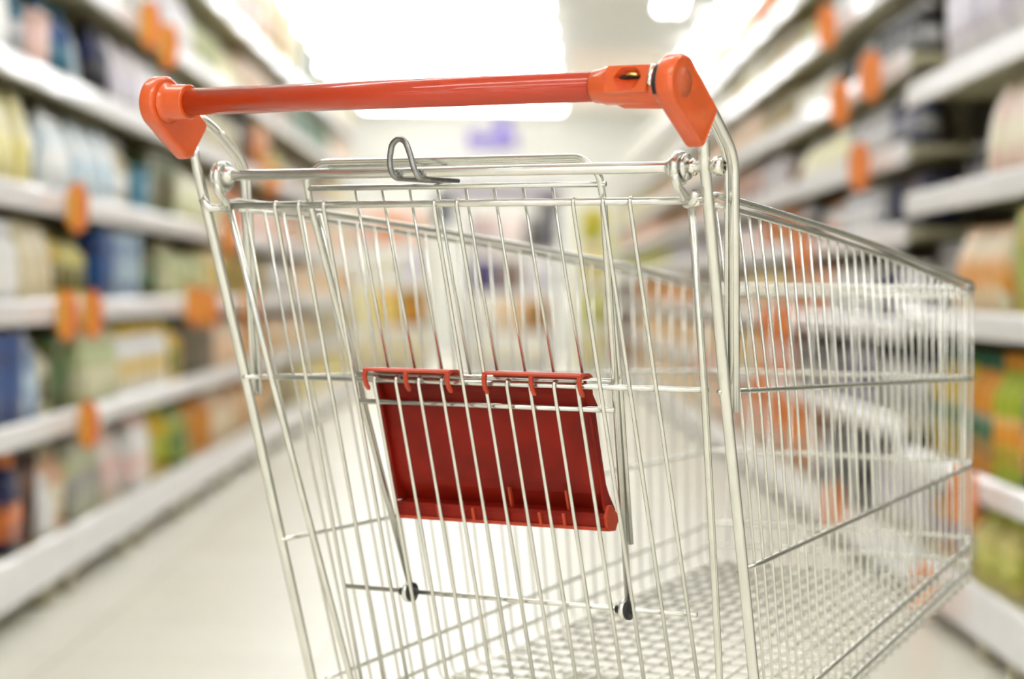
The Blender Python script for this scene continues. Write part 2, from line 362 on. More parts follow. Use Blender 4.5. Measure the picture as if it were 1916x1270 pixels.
def fill(side, zs, tables, y0, y1, top_gap=0.27, nameoff=0):
    xf = XL if side == 'left' else XR; s = -1 if side == 'left' else 1
    for k, z in enumerate(zs):
        tb = tables[k]
        gap = (zs[k + 1] - 0.055 if k + 1 < len(zs) else z + top_gap) - z
        y = y0 + 0.08; last = None; sb = 0
        while y < y1 - 0.1:
            px = pxof(xf, y)
            e = None
            for q in tb:
                if (side == 'left' and px <= q[0]) or (side == 'right' and px >= q[0]): e = q; break
            if e is None: e = tb[-1]
            if e[1] is None: y += 0.1; continue
            if e is not last: sb = e[5] if len(e) > 5 else random.uniform(0.0, 0.05); last = e
            _, kind, c, c2, hf = e[:5]
            w, d = SIZE[kind]
            far = y > 9.5
            if far: w *= 1.35 if kind != 'bottle' else 1.5; d *= 1.3
            if far and y > 13: w *= 1.5; d *= 1.2
            hh = round(min(gap - 0.012, gap * hf), 2)
            sbj = round(sb + random.choice((0, 0.008, 0.016)), 3)
            if y + w > y1: break
            product(kind, xf + s * (0.022 + sbj), y + w / 2, z + 0.0005, hh, c, c2, side, SHN[k + nameoff], parts=not far, w=round(w, 3), d=round(d, 3))
            y += w + random.choice((0.004, 0.008, 0.014))
# tables: (last px covered, kind, colour, second colour, share of the gap filled[, setback])
TL = [
 [(10, 'bottle', 'yellow', 'teal', .9), (28, 'pouch', 'paleyellow', 'brown', .75), (62, 'jug', 'navy', 'orange', .95), (98, 'tub', 'brown', 'darkbrown', .9), (118, 'jug', 'white', 'white', .62),
  (160, 'bottle', 'peach', 'cream', .85), (215, 'pouch', 'palegreen', 'grey', .85), (262, 'pouch', 'white', 'pink', .92), (300, 'jug', 'white', 'pink', .92, .0), (345, 'bottle', 'yellow', 'lime', .92), (376, 'pouch', 'lime', 'green', .8), (420, 'bottle', 'amber', 'yellow', .9),
  (470, 'pouch', 'peach', 'cream', .8), (520, 'carton', 'cream', 'amber', .8), (570, 'pouch', 'beige', 'olive', .8), (700, 'carton', 'paleyellow', 'beige', .8)],
 [(14, 'jug', 'white', 'white', .8, .0), (50, 'carton', 'navy', 'blue', .97, .0), (95, 'pouch', 'blue', 'paleblue', .97, .0), (138, 'bottle', 'cream', 'olive', .8), (165, 'carton', 'olive', 'green', .85), (236, 'jug', 'palegreen', 'cream', .88, .0), (318, 'jug', 'white', 'yellow', .92, .0), (350, 'bottle', 'yellow', 'green', .9),
  (425, 'carton', 'olive', 'darkbrown', .8), (470, 'pouch', 'cream', 'peach', .85), (530, 'bottle', 'amber', 'cream', .85), (600, 'pouch', 'peach', 'beige', .8), (700, 'carton', 'cream', 'olive', .8)],
 [(60, 'jug', 'white', 'white', .9, .0), (122, 'pouch', 'cream', 'beige', .97, .0), (150, 'bottle', 'yellow', 'olive', .92), (198, 'bottle', 'paleyellow', 'olive', .85), (232, 'carton', 'navy', 'blue', .95, .0), (272, 'carton', 'blue', 'paleblue', .95, .0),
  (330, 'bottle', 'olive', 'green', .9), (395, 'jug', 'palegreen', 'cream', .9), (430, 'carton', 'cream', 'yellow', .85), (512, 'carton', 'yellow', 'olive', .85), (560, 'pouch', 'white', 'grey', .85), (620, 'carton', 'cream', 'peach', .8), (720, 'carton', 'amber', 'cream', .8)],
 [(62, 'pouch', 'cream', 'paleyellow', .97, .0), (108, 'bottle', 'white', 'teal', .85), (160, 'pouch', 'paleblue', 'white', .86, .0), (240, 'pouch', 'white', 'paleblue', .86, .0), (272, 'bottle', 'beige', 'white', .88), (300, 'tub', 'paleblue', 'teal', .6), (342, 'carton', 'green', 'olive', .86),
  (420, 'pouch', 'cream', 'palegreen', .85), (475, 'carton', 'tan', 'orange', .85), (560, 'pouch', 'peach', 'pink', .85), (640, 'carton', 'pink', 'beige', .8), (760, 'carton', 'peach', 'cream', .8)],
 [(30, 'jug', 'white', 'white', .97, .0), (75, 'bottle', 'teal', 'silver', .9, .03), (112, 'tub', 'peach', 'pink', .62, .0), (165, 'bottle', 'blue', 'teal', .9, .03), (198, 'pouch', 'white', 'paleblue', .85), (222, 'bottle', 'navy', 'black', .9), (300, 'pouch', 'white', 'lilac', .85, .0), (380, 'pouch', 'cream', 'paleblue', .85),
  (462, 'bottle', 'cream', 'olive', .85), (482, 'carton', 'darkbrown', 'black', .85), (508, 'carton', 'orange', 'amber', .88, .0), (545, 'bottle', 'paleyellow', 'amber', .85), (620, 'pouch', 'tan', 'olive', .8), (720, 'carton', 'cream', 'beige', .8)],
 [(250, 'jug', 'white', 'cream', .9), (300, 'bottle', 'green', 'white', .9), (322, 'carton', 'navy', 'lilac', .95), (372, 'pouch', 'lilac', 'white', .95, .0), (430, 'bottle', 'palegreen', 'olive', .9), (470, 'pouch', 'cream', 'paleyellow', .9), (520, 'carton', 'cream', 'peach', .9), (560, 'carton', 'tan', 'brown', .9), (625, 'carton', 'green', 'darkgreen', .9), (760, 'carton', 'cream', 'pink', .9)],
 [(430, 'carton', 'cream', 'olive', .9), (500, 'pouch', 'white', 'pink', .9), (530, 'carton', 'cream', 'peach', .92), (560, 'carton', 'yellow', 'cream', .92), (600, 'carton', 'olive', 'green', .85), (760, 'bottle', 'cream', 'beige', .8)],
]
fill('left', Z_L, TL, 5.6, YLEND, 0.40)
TRN = [
 [(1860, 'jug', 'lime', 'amber', .92), (1800, 'bottle', 'paleyellow', 'lime', .9), (0, 'jug', 'amber', 'blue', .92)],
 [(1900, 'jug', 'darkgreen', 'amber', .92), (1850, 'bottle', 'lime', 'amber', .92, .0), (1780, 'bottle', 'amber', 'darkgreen', .9), (0, 'bottle', 'yellow', 'green', .9)],
 [(1905, 'pouch', 'green', 'palegreen', .97), (1880, 'carton', 'yellow', 'lime', .93), (1862, 'carton', 'lime', 'palegreen', .93), (1848, 'carton', 'darkgreen', 'green', .9), (1770, 'pouch', 'cream', 'amber', .82, .0), (0, 'carton', 'black', 'grey', .7, .05)],
 [(1820, 'pouch', 'pink', 'cream', .95, .0), (1760, 'tub', 'silver', 'grey', .7, .1), (0, 'bottle', 'black', 'silver', .6, .12)],
 [(1754, 'carton', 'white', 'lilac', .97, .0), (0, 'carton', 'black', 'grey', .6, .12)],
]
fill('right', Z_RN, TRN, 4.9, YRN, 0.36)
TRF = [
 [(1770, 'bottle', 'blue', 'white', .85), (1690, 'bottle', 'amber', 'blue', .9), (1600, 'pouch', 'white', 'lilac', .85), (1560, 'carton', 'grey', 'black', .85), (1500, 'pouch', 'navy', 'white', .8), (1430, 'carton', 'orange', 'peach', .8), (1330, 'carton', 'white', 'orange', .8), (1180, 'carton', 'peach', 'cream', .8), (0, 'carton', 'brown', 'tan', .85)],
 [(1700, 'bottle', 'lime', 'darkgreen', .9), (1660, 'bottle', 'white', 'black', .8), (1600, 'bottle', 'white', 'black', .85), (1540, 'pouch', 'lilac', 'navy', .85), (1460, 'tub', 'white', 'black', .85), (1400, 'pouch', 'orange', 'pink', .85), (1340, 'carton', 'paleyellow', 'peach', .8), (1185, 'carton', 'peach', 'beige', .8), (0, 'carton', 'brown', 'darkbrown', .85)],
 [(1700, 'bottle', 'white', 'black', .8), (1640, 'pouch', 'white', 'lilac', .85), (1600, 'bottle', 'navy', 'white', .85), (1530, 'pouch', 'white', 'silver', .85), (1450, 'carton', 'orange', 'peach', .85), (1380, 'carton', 'pink', 'paleyellow', .85), (1290, 'carton', 'beige', 'lilac', .8), (1185, 'carton', 'tan', 'amber', .85), (0, 'carton', 'brown', 'darkbrown', .85)],
 [(1700, 'bottle', 'silver', 'black', .8), (1630, 'carton', 'black', 'navy', .9), (1560, 'jug', 'silver', 'white', .8), (1505, 'bottle', 'white', 'orange', .85), (1480, 'carton', 'black', 'grey', .8), (1400, 'carton', 'amber', 'orange', .9), (1330, 'pouch', 'pink', 'white', .85), (1240, 'carton', 'lilac', 'grey', .85), (0, 'carton', 'paleyellow', 'lime', .85)],
 [(1740, 'tub', 'silver', 'grey', .8), (1640, 'bottle', 'navy', 'silver', .9), (1560, 'bottle', 'silver', 'white', .85), (1480, 'pouch', 'white', 'paleyellow', .85), (1440, 'bottle', 'brown', 'black', .8), (1400, 'carton', 'white', 'lilac', .8), (1355, 'carton', 'purple', 'peach', .85), (1290, 'carton', 'peach', 'pink', .85), (1220, 'carton', 'tan', 'brown', .85), (1150, 'carton', 'pink', 'peach', .85), (0, 'carton', 'paleyellow', 'lime', .85)],
 [(1700, 'tub', 'silver', 'white', .7), (1620, 'bottle', 'black', 'silver', .8), (1560, 'jug', 'white', 'silver', .85), (1520, 'bottle', 'black', 'olive', .85), (1460, 'pouch', 'white', 'cream', .85), (1400, 'carton', 'yellow', 'olive', .85), (1200, 'carton', 'cream', 'peach', .85), (0, 'carton', 'paleyellow', 'cream', .85)],
 [(1690, 'carton', 'black', 'darkbrown', .95), (1655, 'bottle', 'yellow', 'grey', .85), (1600, 'bottle', 'grey', 'navy', .85), (1530, 'pouch', 'silver', 'white', .85), (1470, 'bottle', 'palegreen', 'grey', .85), (1400, 'carton', 'yellow', 'olive', .85), (1350, 'carton', 'paleyellow', 'cream', .85), (0, 'carton', 'cream', 'white', .85)],
 [(1560, 'pouch', 'white', 'silver', .85), (1500, 'carton', 'yellow', 'olive', .85), (1440, 'pouch', 'white', 'grey', .85), (1380, 'carton', 'amber', 'orange', .9), (1320, 'carton', 'paleyellow', 'yellow', .9), (0, 'carton', 'cream', 'white', .9)],
]
fill('right', Z_RF, TRF, YRN, YREND, 0.22)

for side, (m, mats_) in far_mb.items():
    o = m.build('carton_mass', mats_)
    tag(o, 'mass of distant small cartons at the far end of the %s shelving row' % side, 'cartons', kind='stuff')
# ---- orange shelf flags clipped to the price rails
FLAG = mat('orange_flag_card', rgb(246, 142, 66), 0.45, vary=0.1, vscale=9)
FLAGY = mat('yellow_flag_edge', rgb(236, 180, 60), 0.45)
def flag_meshes():
    pts = []
    for k in range(16):
        t = 2 * PI * k / 16; pts.append((0.034 + 0.030 * math.cos(t), 0.066 * (abs(math.sin(t)) ** 0.8) * (1 if math.sin(t) > 0 else -1)))
    m = MB(); m.prism(pts, lambda p, t: (p[0], t, p[1] - 0.01), 0, -0.004, 0.004); a = m.mesh('flag_card', FLAG)
    m = MB(); m.prism([(0.012 + 0.3 * p[0], p[1] * 0.8) for p in pts], lambda p, t: (p[0], t, p[1] - 0.01), 0, -0.012, -0.0045); b = m.mesh('flag_inlay', FLAGY)
    m = MB(); m.box((0.0008, -0.012, -0.02), (0.006, 0.012, 0.012)); m.box((0.004, -0.0035, -0.012), (0.03, 0.0035, 0.004)); c = m.mesh('clip', mat('clear_clip', rgb(220, 220, 220), 0.3))
    for q in (a, b, c): fix_normals(q)
    return a, b, c
FM = flag_meshes()
def flag(side, px, z, label, sc=1.0):
    xf = XL if side == 'left' else XR; y = 4800 * xf / (px - 950)
    t = thing('shelf_flag', label, 'sign', (xf, y, z - 0.02), 0 if side == 'left' else PI, 'orange shelf flags on the %s row' % side)
    t.scale = (sc, sc, sc)
    for nm, me in zip(('flag_card', 'flag_inlay', 'clip'), FM):
        o = D.objects.new(nm, me); COL.objects.link(o); o.parent = t
LFL = [(252, 1.725, 'near the top left, over teal bottles'), (288, 1.700, 'just behind the topmost left one'), (118, 1.095, 'on the left rail beside cream pouches'), (100, .805, 'left of a matching twin on the left row'), (148, .805, 'right of a matching twin on the left row'),
       (372, .805, 'left of the cart posts above brown cartons'), (342, .820, 'just before another at half height of the left row'), (452, .805, 'seen between the left posts of the cart'), (142, .500, 'on the low left rail by the white jugs'), (408, 1.095, 'seen in the gap under the left handle cap'), (490, 1.412, 'just under the left part of the handle bar')]
for px, z, l in LFL: flag('left', px, z, 'orange oval shelf flag, ' + l, 1.05 if px < 200 else 1.2)
RFL = [(1562, 1.780, 'highest of the right row'), (1648, 1.525, 'below and right of the highest right one'), (1588, 1.500, 'one along from a higher flag on the sixth rail'), (1628, 1.270, 'hanging alone above navy bottles'), (1518, 1.04, 'seen just over the cart side rail'), (1838, .420, 'beside the front corner of the cart'),
       (1452, .770, 'seen through the upper side wires of the cart'), (1486, .770, 'seen through the side wires, right of another'), (1440, .490, 'seen through the lower side wires'), (1478, .440, 'lower in a row of three behind the side wires'), (1512, .420, 'lowest of three behind the side wires'), (1585, .200, 'on the bottom rail behind the side wires'), (1330, .49, 'seen between the two right posts of the cart'), (1762, .13, 'near the floor beyond the basket corner')]
for px, z, l in RFL: flag('right', px, z, 'orange oval shelf flag, ' + l, 1.15)

# ================================================================= FAR END OF THE AISLE
def display(name, label, cat, x0, x1, y0, y1, rows, group=None, side=None):
    t = thing(name, label, cat, ((x0 + x1) / 2, (y0 + y1) / 2, 0), 0, group); w = (x1 - x0) / 2; d = (y1 - y0) / 2
    m = MB(); m.box((-w, -d, 0), (w, d, 0.12)); m.build('base', LIP, t)
    top = rows[-1][1]
    for s in (-1, 1):
        m = MB(); m.box((s * w - 0.02 if s > 0 else -w, -d, 0.12), (w if s > 0 else -w + 0.02, d, top)); m.build('side_panel', side or BOARD, t)
    for k, (z0, z1, cols) in enumerate(rows):
        m = MB(); m.box((-w + 0.02, -d, z0 - 0.02), (w - 0.02, d, z0)); m.build('shelf_board', LIP, t)
        n = len(cols); ww = (2 * w - 0.05) / n
        for j, (c, c2) in enumerate(cols):
            me = pack_meshes('carton', round(ww - 0.006, 3), round(2 * d * 0.8, 3), round((z1 - z0) * 0.86, 3), c, c2)[0][1]
            o = D.objects.new('carton', me); COL.objects.link(o)
            o.location = ((x0 + x1) / 2 - w + 0.025 + ww * (j + 0.5), y0 + 0.02, z0 + 0.0005); o.rotation_euler = (0, 0, -PI / 2)
            tag(o, '%s carton with %s print, %s from left on level %s of the %s' % (word(c), word(c2), ordinal(j), ['one', 'two', 'three', 'four', 'five'][k], name.replace('_', ' ')), 'carton', 'cartons on the ' + name.replace('_', ' '))
display('cream_display', 'far display of cream and peach cartons at the left aisle end', 'display', -1.45, -0.72, 23.2, 23.7,
        [(0.12, 0.5, [('cream', 'beige')] * 3), (0.52, 0.92, [('paleyellow', 'cream'), ('amber', 'paleyellow'), ('olive', 'amber')]), (0.94, 1.25, [('cream', 'white'), ('white', 'cream'), ('white', 'lilac')]), (1.27, 1.62, [('peach', 'pink'), ('peach', 'orange'), ('pink', 'peach')])])
display('promotion_display', 'far white promotion display with lilac and yellow cartons beyond the cart', 'display', -0.38, 0.42, 24.2, 24.7,
        [(0.12, 0.45, [('white', 'cream')] * 3), (0.47, 0.82, [('cream', 'white'), ('amber', 'cream'), ('amber', 'olive')]), (0.84, 1.2, [('purple', 'navy'), ('grey', 'brown'), ('white', 'lilac')]), (1.22, 1.62, [('tan', 'lilac'), ('pink', 'white'), ('grey', 'black')])], side=mat('slate_blue_panel', rgb(120, 118, 150), 0.6))
display('yellow_display', 'narrow far display of pale yellow cartons beside the right row', 'display', 0.68, 0.92, 24.4, 24.8,
        [(0.12, 0.5, [('paleyellow', 'cream')]), (0.52, 0.92, [('paleyellow', 'lime')]), (0.94, 1.3, [('yellow', 'paleyellow')]), (1.32, 1.7, [('yellow', 'lime')])], side=mat('pale_yellow_panel', rgb(236, 222, 110), 0.6))
t = thing('hanging_canopy', 'grey lilac canopy hung from the ceiling far down the aisle', 'canopy', (0.05, 26.0, 0))
m = MB(); m.rbox((-0.62, -0.3, 1.78), (0.50, 0.3, 1.92), 0.03); m.build('roof', mat('lilac_grey_panel', rgb(160, 152, 166), 0.6), t)
m = MB(); m.box((0.27, -0.05, 1.30), (0.44, 0.05, 1.79)); m.build('side_panel', mat('charcoal_panel', rgb(52, 54, 60), 0.6), t)
m = MB(); m.box((-0.80, -0.05, 1.50), (-0.62, 0.05, 1.86)); m.build('side_panel', mat('navy_panel', rgb(40, 44, 70), 0.6), t)
for u in (-0.5, 0.4):
    m = MB(); m.cyl((u, 0, 1.9), (u, 0, 3.35), 0.008, 8); m.build('hanger', LAMPB, t)
PUR = mat('purple_sign_panel', rgb(92, 78, 140), 0.5)
t = thing('hanging_sign', 'purple step-shaped sign hanging in front of the far wall', 'sign', (-0.24, 33.2, 0))
m = MB(); m.box((-0.33, -0.02, 2.70), (0.33, 0.02, 2.90)); m.box((0.06, -0.02, 2.90), (0.24, 0.02, 3.14)); m.build('panel', PUR, t)
for s in (0.09, 0.21):
    m = MB(); m.cyl((s, 0, 3.14), (s, 0, 3.35), 0.006, 6); m.build('hanger', LAMPB, t)
t = thing('ceiling_loudspeaker', 'small grey-green loudspeaker hanging among the ceiling lamps', 'loudspeaker', (-0.58, 23.6, 3.05))
m = MB(); m.loft([[(-0.075, -0.06, 0), (0.075, -0.06, 0), (0.075, 0.06, 0), (-0.075, 0.06, 0)], [(-0.11, -0.08, 0.13), (0.11, -0.08, 0.13), (0.11, 0.08, 0.13), (-0.11, 0.08, 0.13)]], 0, False)
m.build('body', mat('grey_green_plastic', rgb(92, 116, 108), 0.6), t)
m = MB(); m.cyl((0, 0, 0.13), (0, 0, 0.30), 0.012, 8); m.build('hanger', LAMPB, t)

# ================================================================= SHOPPING CART
H = 0.968                                   # height of the hinge bar above the floor
CYAW = math.radians(31.2414) - YAW
ca, sa = math.cos(CYAW), math.sin(CYAW)
CU, CV = 1.38224, -2.13634                  # camera seen from the cart's own axes
cart = thing('shopping_cart', 'empty zinc wire shopping cart with orange handle standing in the aisle', 'shopping cart',
             (-(CU * ca + CV * sa), -(-CU * sa + CV * ca), 0), -CYAW)
GS, GV = 0.3242, 0.0053
def K(u, v, w): return (u, v, w + H)
def G(u, w, off=0.0): return (u, GV - GS * w + off, w + H)

# handle ------------------------------------------------------------------
HV, HW = -0.066, 0.072
m = MB(); m.tube([K(-0.288, HV, HW), K(0.215, HV, HW)], 0.0140, 32); m.build('handle_bar', ORBAR, cart)
def outline(grow=0.0):
    cxx, cyy, R = HV, HW, 0.0275 + grow
    A = Vector((0.003 + grow * 0.9, 0.053 + grow * 0.2)); B = Vector((-0.027 + grow * 0.1, 0.0135 - grow))
    c = Vector((cxx, cyy))
    def tangent(P, sgn):
        d = P - c; a = math.acos(R / d.length); t = math.atan2(d.y, d.x) + sgn * a
        return t
    t1 = tangent(A, 1); t2 = tangent(B, -1)
    if t2 < t1: t2 += 2 * PI
    pts = [c + Vector((math.cos(t1 + (t2 - t1) * k / 18), math.sin(t1 + (t2 - t1) * k / 18))) * R for k in range(19)]
    def corner(P0, P, P1, r, n=4):
        a = (P0 - P).normalized() * r; b = (P1 - P).normalized() * r; out = []
        for k in range(n + 1):
            q = k / n; out.append((P + a) * (1 - q) ** 2 + P * 2 * q * (1 - q) + (P + b) * q * q)
        return out
    pts += corner(pts[-1], B, A, 0.008) + corner(B, A, pts[0], 0.005)
    return pts
def bracket(s):
    rings = []
    for (u, g) in ((0.2890, -0.005), (0.2905, -0.0015), (0.293, 0.0), (0.303, 0.0), (0.3060, -0.0012), (0.3072, -0.0034)):
        rings.append([K(s * u, p.x, p.y) for p in outline(g)])
    # face sinks a little inside a raised rim
    rings.append([K(s * 0.3072, p.x, p.y) for p in outline(-0.0050)])
    rings.append([K(s * 0.3058, p.x, p.y) for p in outline(-0.0062)])
    m = MB(); m.loft(rings, 0, True)
    # collar that holds the bar
    cc = [(0.2605 if s < 0 else 0.272, 0.0168), (0.262 if s < 0 else 0.273, 0.0180), (0.282, 0.0184), (0.2875, 0.0200), (0.2905, 0.0230)]
    rr = []
    for (u, r) in cc: rr.append([K(s * u, HV + r * math.cos(2 * PI * k / 28), HW + r * math.sin(2 * PI * k / 28)) for k in range(28)])
    m.loft(rr, 0, True)
    b = m.build('handle_bracket', ORCAP, cart)
    mod = b.modifiers.new('wn', 'WEIGHTED_NORMAL')
    m = MB(); m.torus(K(s * 0.3056, -0.064, 0.073), (1, 0, 0), 0.0150, 0.0007, 28, 6)
    m.torus(K(s * 0.3056, -0.064, 0.073), (1, 0, 0), 0.0085, 0.0005, 20, 6)
    m.cyl(K(s * 0.3050, -0.064, 0.073), K(s * 0.3059, -0.064, 0.073), 0.0140, 28); m.box(K(s * 0.3058 - 0.0004, -0.066, 0.066), K(s * 0.3058 + 0.0004, -0.062, 0.080))
    m.build('round_emblem', ORPRS, b)
    return b
bracket(-1); bracket(1)

# coin lock ---------------------------------------------------------------
m = MB(); rr = []
for (u, r) in ((0.2135, 0.0148), (0.2150, 0.0158), (0.2225, 0.0163), (0.2265, 0.0179), (0.262, 0.0186), (0.291, 0.0186)):
    rr.append([K(u, HV + r * math.cos(2 * PI * k / 32), HW + r * math.sin(2 * PI * k / 32)) for k in range(32)])
m.loft(rr)
lock = m.build('coin_lock', ORCAP, cart)
fa = math.radians(167)                       # direction the lock face looks (v,w plane)
ev, ew = math.cos(fa), math.sin(fa); tv, tw = -ew, ev
def LF(u, t, dd): return K(u, HV + ev * dd - tv * t, HW + ew * dd - tw * t)
def rr_ring(u0, u1, t0, t1, r, dd, n=4):
    pts = []
    for (cu, ct, a0) in ((u1 - r, t1 - r, 0), (u0 + r, t1 - r, PI / 2), (u0 + r, t0 + r, PI), (u1 - r, t0 + r, 1.5 * PI)):
        for k in range(n + 1):
            a = a0 + k * PI / 2 / n; pts.append(LF(cu + r * math.cos(a), ct + r * math.sin(a), dd))
    return pts
oc = [(0.2438, 0.001), (0.2490, 0.0085), (0.2512, 0.0106), (0.2648, 0.0106), (0.2700, 0.0070), (0.2722, 0.001), (0.2680, -0.0074), (0.2640, -0.0112), (0.2520, -0.0112), (0.2475, -0.0070)]
rect = [(0.2345, -0.0130), (0.2785, -0.0130), (0.2785, 0.0128), (0.2345, 0.0128)]
cen = (0.2580, 0.0030)
def polar(poly, a):
    dx, dy = math.cos(a), math.sin(a); best = 1.0
    for i in range(len(poly)):
        x0, y0 = poly[i][0] - cen[0], poly[i][1] - cen[1]; x1, y1 = poly[(i + 1) % len(poly)][0] - cen[0], poly[(i + 1) % len(poly)][1] - cen[1]
        ex, ey = x1 - x0, y1 - y0; den = dx * ey - dy * ex
        if abs(den) < 1e-12: continue
        t = (x0 * ey - y0 * ex) / den; q = (x0 * dy - y0 * dx) / den
        if t > 0 and -1e-9 <= q <= 1 + 1e-9: best = min(best, t)
    return (cen[0] + dx * best, cen[1] + dy * best)
ANG = [2 * PI * k / 72 for k in range(72)]
RC = [polar(rect, a) for a in ANG]; OC = [polar(oc, a) for a in ANG]
def sq(p, k, kt=None): return (cen[0] + (p[0] - cen[0]) * k, cen[1] + (p[1] - cen[1]) * (k if kt is None else kt))
m = MB(); m.loft([[LF(*p, 0.008) for p in RC], [LF(*p, 0.0198) for p in RC], [LF(*sq(p, 0.97), 0.0208) for p in RC], [LF(*p, 0.0208) for p in OC]], 0, False, caps=False)
fp = m.build('lock_face_plate', ORCAP, lock)
c = MB(); c.loft([[LF(*p, 0.024) for p in OC], [LF(*p, 0.0130) for p in OC]], 0, False); cut = c.build('cutter', ORDRK, cart)
bo = lock.modifiers.new('cut', 'BOOLEAN'); bo.operation = 'DIFFERENCE'; bo.object = cut; bo.solver = 'EXACT'
bpy.context.view_layer.update()
pass
me = D.meshes.new_from_object(lock.evaluated_get(bpy.context.evaluated_depsgraph_get())); lock.modifiers.clear(); lock.data = me
D.objects.remove(cut, do_unlink=True)
m = MB(); m.tube([K(0.236, HV + 0.002, HW - 0.0140), K(0.244, HV + 0.002, HW - 0.0150), K(0.2905, HV + 0.002, HW - 0.0160)], [0.004, 0.0062, 0.0066], 14); m.build('lock_underside', ORCAP, lock)
m = MB(); m.loft([[LF(*p, 0.0206) for p in OC], [LF(cen[0] + (p[0] - cen[0]) * 0.80, 0.0034 + (p[1] - cen[1]) * 0.16, 0.0136) for p in OC], [LF(cen[0] + (p[0] - cen[0]) * 0.78, 0.0034 + (p[1] - cen[1]) * 0.14, 0.0132) for p in OC]], 0, False, caps=False)
m.build('coin_recess', ORDRK, lock)
m = MB(); m.loft([rr_ring(0.2450, 0.2710, 0.0016, 0.0052, 0.001, 0.0131), rr_ring(0.2450, 0.2710, 0.0016, 0.0052, 0.001, 0.0152)], 0, False); m.build('coin_slot', SLOT, lock)
m = MB(); pts = []
ctr = Vector(LF(0.2605, 0.0044, 0.0112)); e1 = Vector((1, 0, 0)); e2 = Vector((0, ev, ew)); e3 = e1.cross(e2)
for dz in (-0.0011, 0.0011): pts.append([tuple(ctr + e1 * 0.0078 * math.cos(2 * PI * k / 28) + e2 * 0.0088 * math.sin(2 * PI * k / 28) + e3 * dz) for k in range(28)])
m.loft(pts, 0, False); m.build('coin', COIN, lock, 'brass coin standing half out of the slot')
m = MB(); rr = []
for (u, r) in ((0.2825, 0.0190), (0.2830, 0.0198), (0.2890, 0.0198), (0.2895, 0.0190)):
    rr.append([K(u, HV + r * math.cos(a), HW + r * math.sin(a)) for a in [math.radians(112) + math.radians(100) * k / 20 for k in range(21)]] + [K(u, HV + (r - 0.004) * math.cos(a), HW + (r - 0.004) * math.sin(a)) for a in [math.radians(212) - math.radians(100) * k / 20 for k in range(21)]])
m.loft(rr, 0, True); m.build('key_socket', BLACK, lock, 'black key socket at the end of the coin lock')
m = MB(); m.tube([K(0.2812, HV + 0.0198 * math.cos(a), HW + 0.0198 * math.sin(a)) for a in [math.radians(122) + math.radians(66) * k / 12 for k in range(13)]], [0.0012] + [0.0028] * 11 + [0.0012], 10); m.build('key_plate', STEEL, lock, 'bright steel key plate')

# posts and brace tubes ----------------------------------------------------
def rear_post(s):
    o_ = -0.010
    pts = [K(s * 0.299, -0.012, 0.030), G(s * 0.2975, 0.010, o_), G(s * 0.286, -0.211, o_), G(s * 0.2795, -0.390, o_), G(s * 0.275, -0.50, o_), G(s * 0.272, -0.60, o_), K(s * 0.272, 0.19, -0.70), K(s * 0.272, 0.17, -0.828)]
    m = MB(); m.tube(fillet(pts, 0.03, 4), 0.0055, 14); m.build('rear_post', TUBEM, cart)
def brace(s):
    a = fillet([K(s * 0.298, -0.010, 0.064), K(s * 0.294, 0.018, 0.050), K(s * 0.292, 0.066, 0.014), K(s * 0.2865, 0.084, -0.232)], 0.022, 6)
    m = MB(); m.tube(a, 0.0052, 14)
    b = [Vector(p) + Vector((-s * 0.0070, -0.002, 0)) for p in a[len(a) // 3:]]
    m.tube(b, 0.0026, 8); m.build('brace_tube', TUBEM, cart)
for s in (-1, 1): rear_post(s); brace(s)

# hinge bar ---------------------------------------------------------------
m = MB(); m.tube([K(-0.283, 0, 0), K(0.306, 0, 0)], 0.0056, 16); m.build('hinge_bar', TUBEM, cart)
m = MB(); m.tube([K(0.3045, 0, 0), K(0.3050, 0, 0), K(0.3125, 0, 0), K(0.3140, 0, 0)], [0.0055, 0.0090, 0.0090, 0.0070], 6); m.cyl(K(0.2790, 0, 0), K(0.2850, 0, 0), 0.0085, 6); m.build('bolt_head', STEEL, cart)
def hinge(s):
    m = MB(); u = s * 0.268
    m.tube([K(u - s * 0.013, 0, 0), K(u - s * 0.004, 0, 0)], [0.006, 0.0125], 20)
    m.torus(K(u, 0, -0.001), (1, 0, 0), 0.0125, 0.0046, 24, 10)
    m.tube([K(u + s * 0.006, 0, 0), K(u + s * 0.009, 0, 0)], [0.0125, 0.0125], 20)
    m.tube(fillet([K(u, -0.0115, -0.004), K(u + s * 0.001, -0.008, -0.018), K(u + s * 0.002, 0.006, -0.026), K(s * 0.273, 0.014, -0.036)], 0.006), 0.0046, 10)
    m.tube(fillet([K(s * 0.290, -0.008, -0.024), K(s * 0.283, -0.004, -0.034), K(s * 0.270, 0.010, -0.034)], 0.004), 0.0042, 10)
    m.build('hinge_ring', TUBEM, cart)
for s in (-1, 1): hinge(s)
# bag hook ----------------------------------------------------------------
m = MB()
v0 = -0.011
hp = [K(-0.045, 0.070, -0.006), K(-0.047, v0 + 0.004, -0.006), K(-0.0500, v0, 0.000), K(-0.0520, v0, 0.012), K(-0.0490, v0, 0.028), K(-0.0410, v0, 0.0335), K(-0.0330, v0, 0.030), K(-0.0270, v0, 0.016), K(-0.0225, v0, 0.002), K(-0.0185, v0 + 0.003, -0.0065), K(-0.0165, 0.060, -0.0065)]
m.tube(fillet(hp, 0.006, 4), 0.0031, 10); m.tube([K(-0.0455, 0.068, -0.0065), K(-0.0165, 0.058, -0.0068)], 0.0030, 10)
m.build('bag_hook', DARKST, cart, 'darker steel bag hook over the hinge bar')

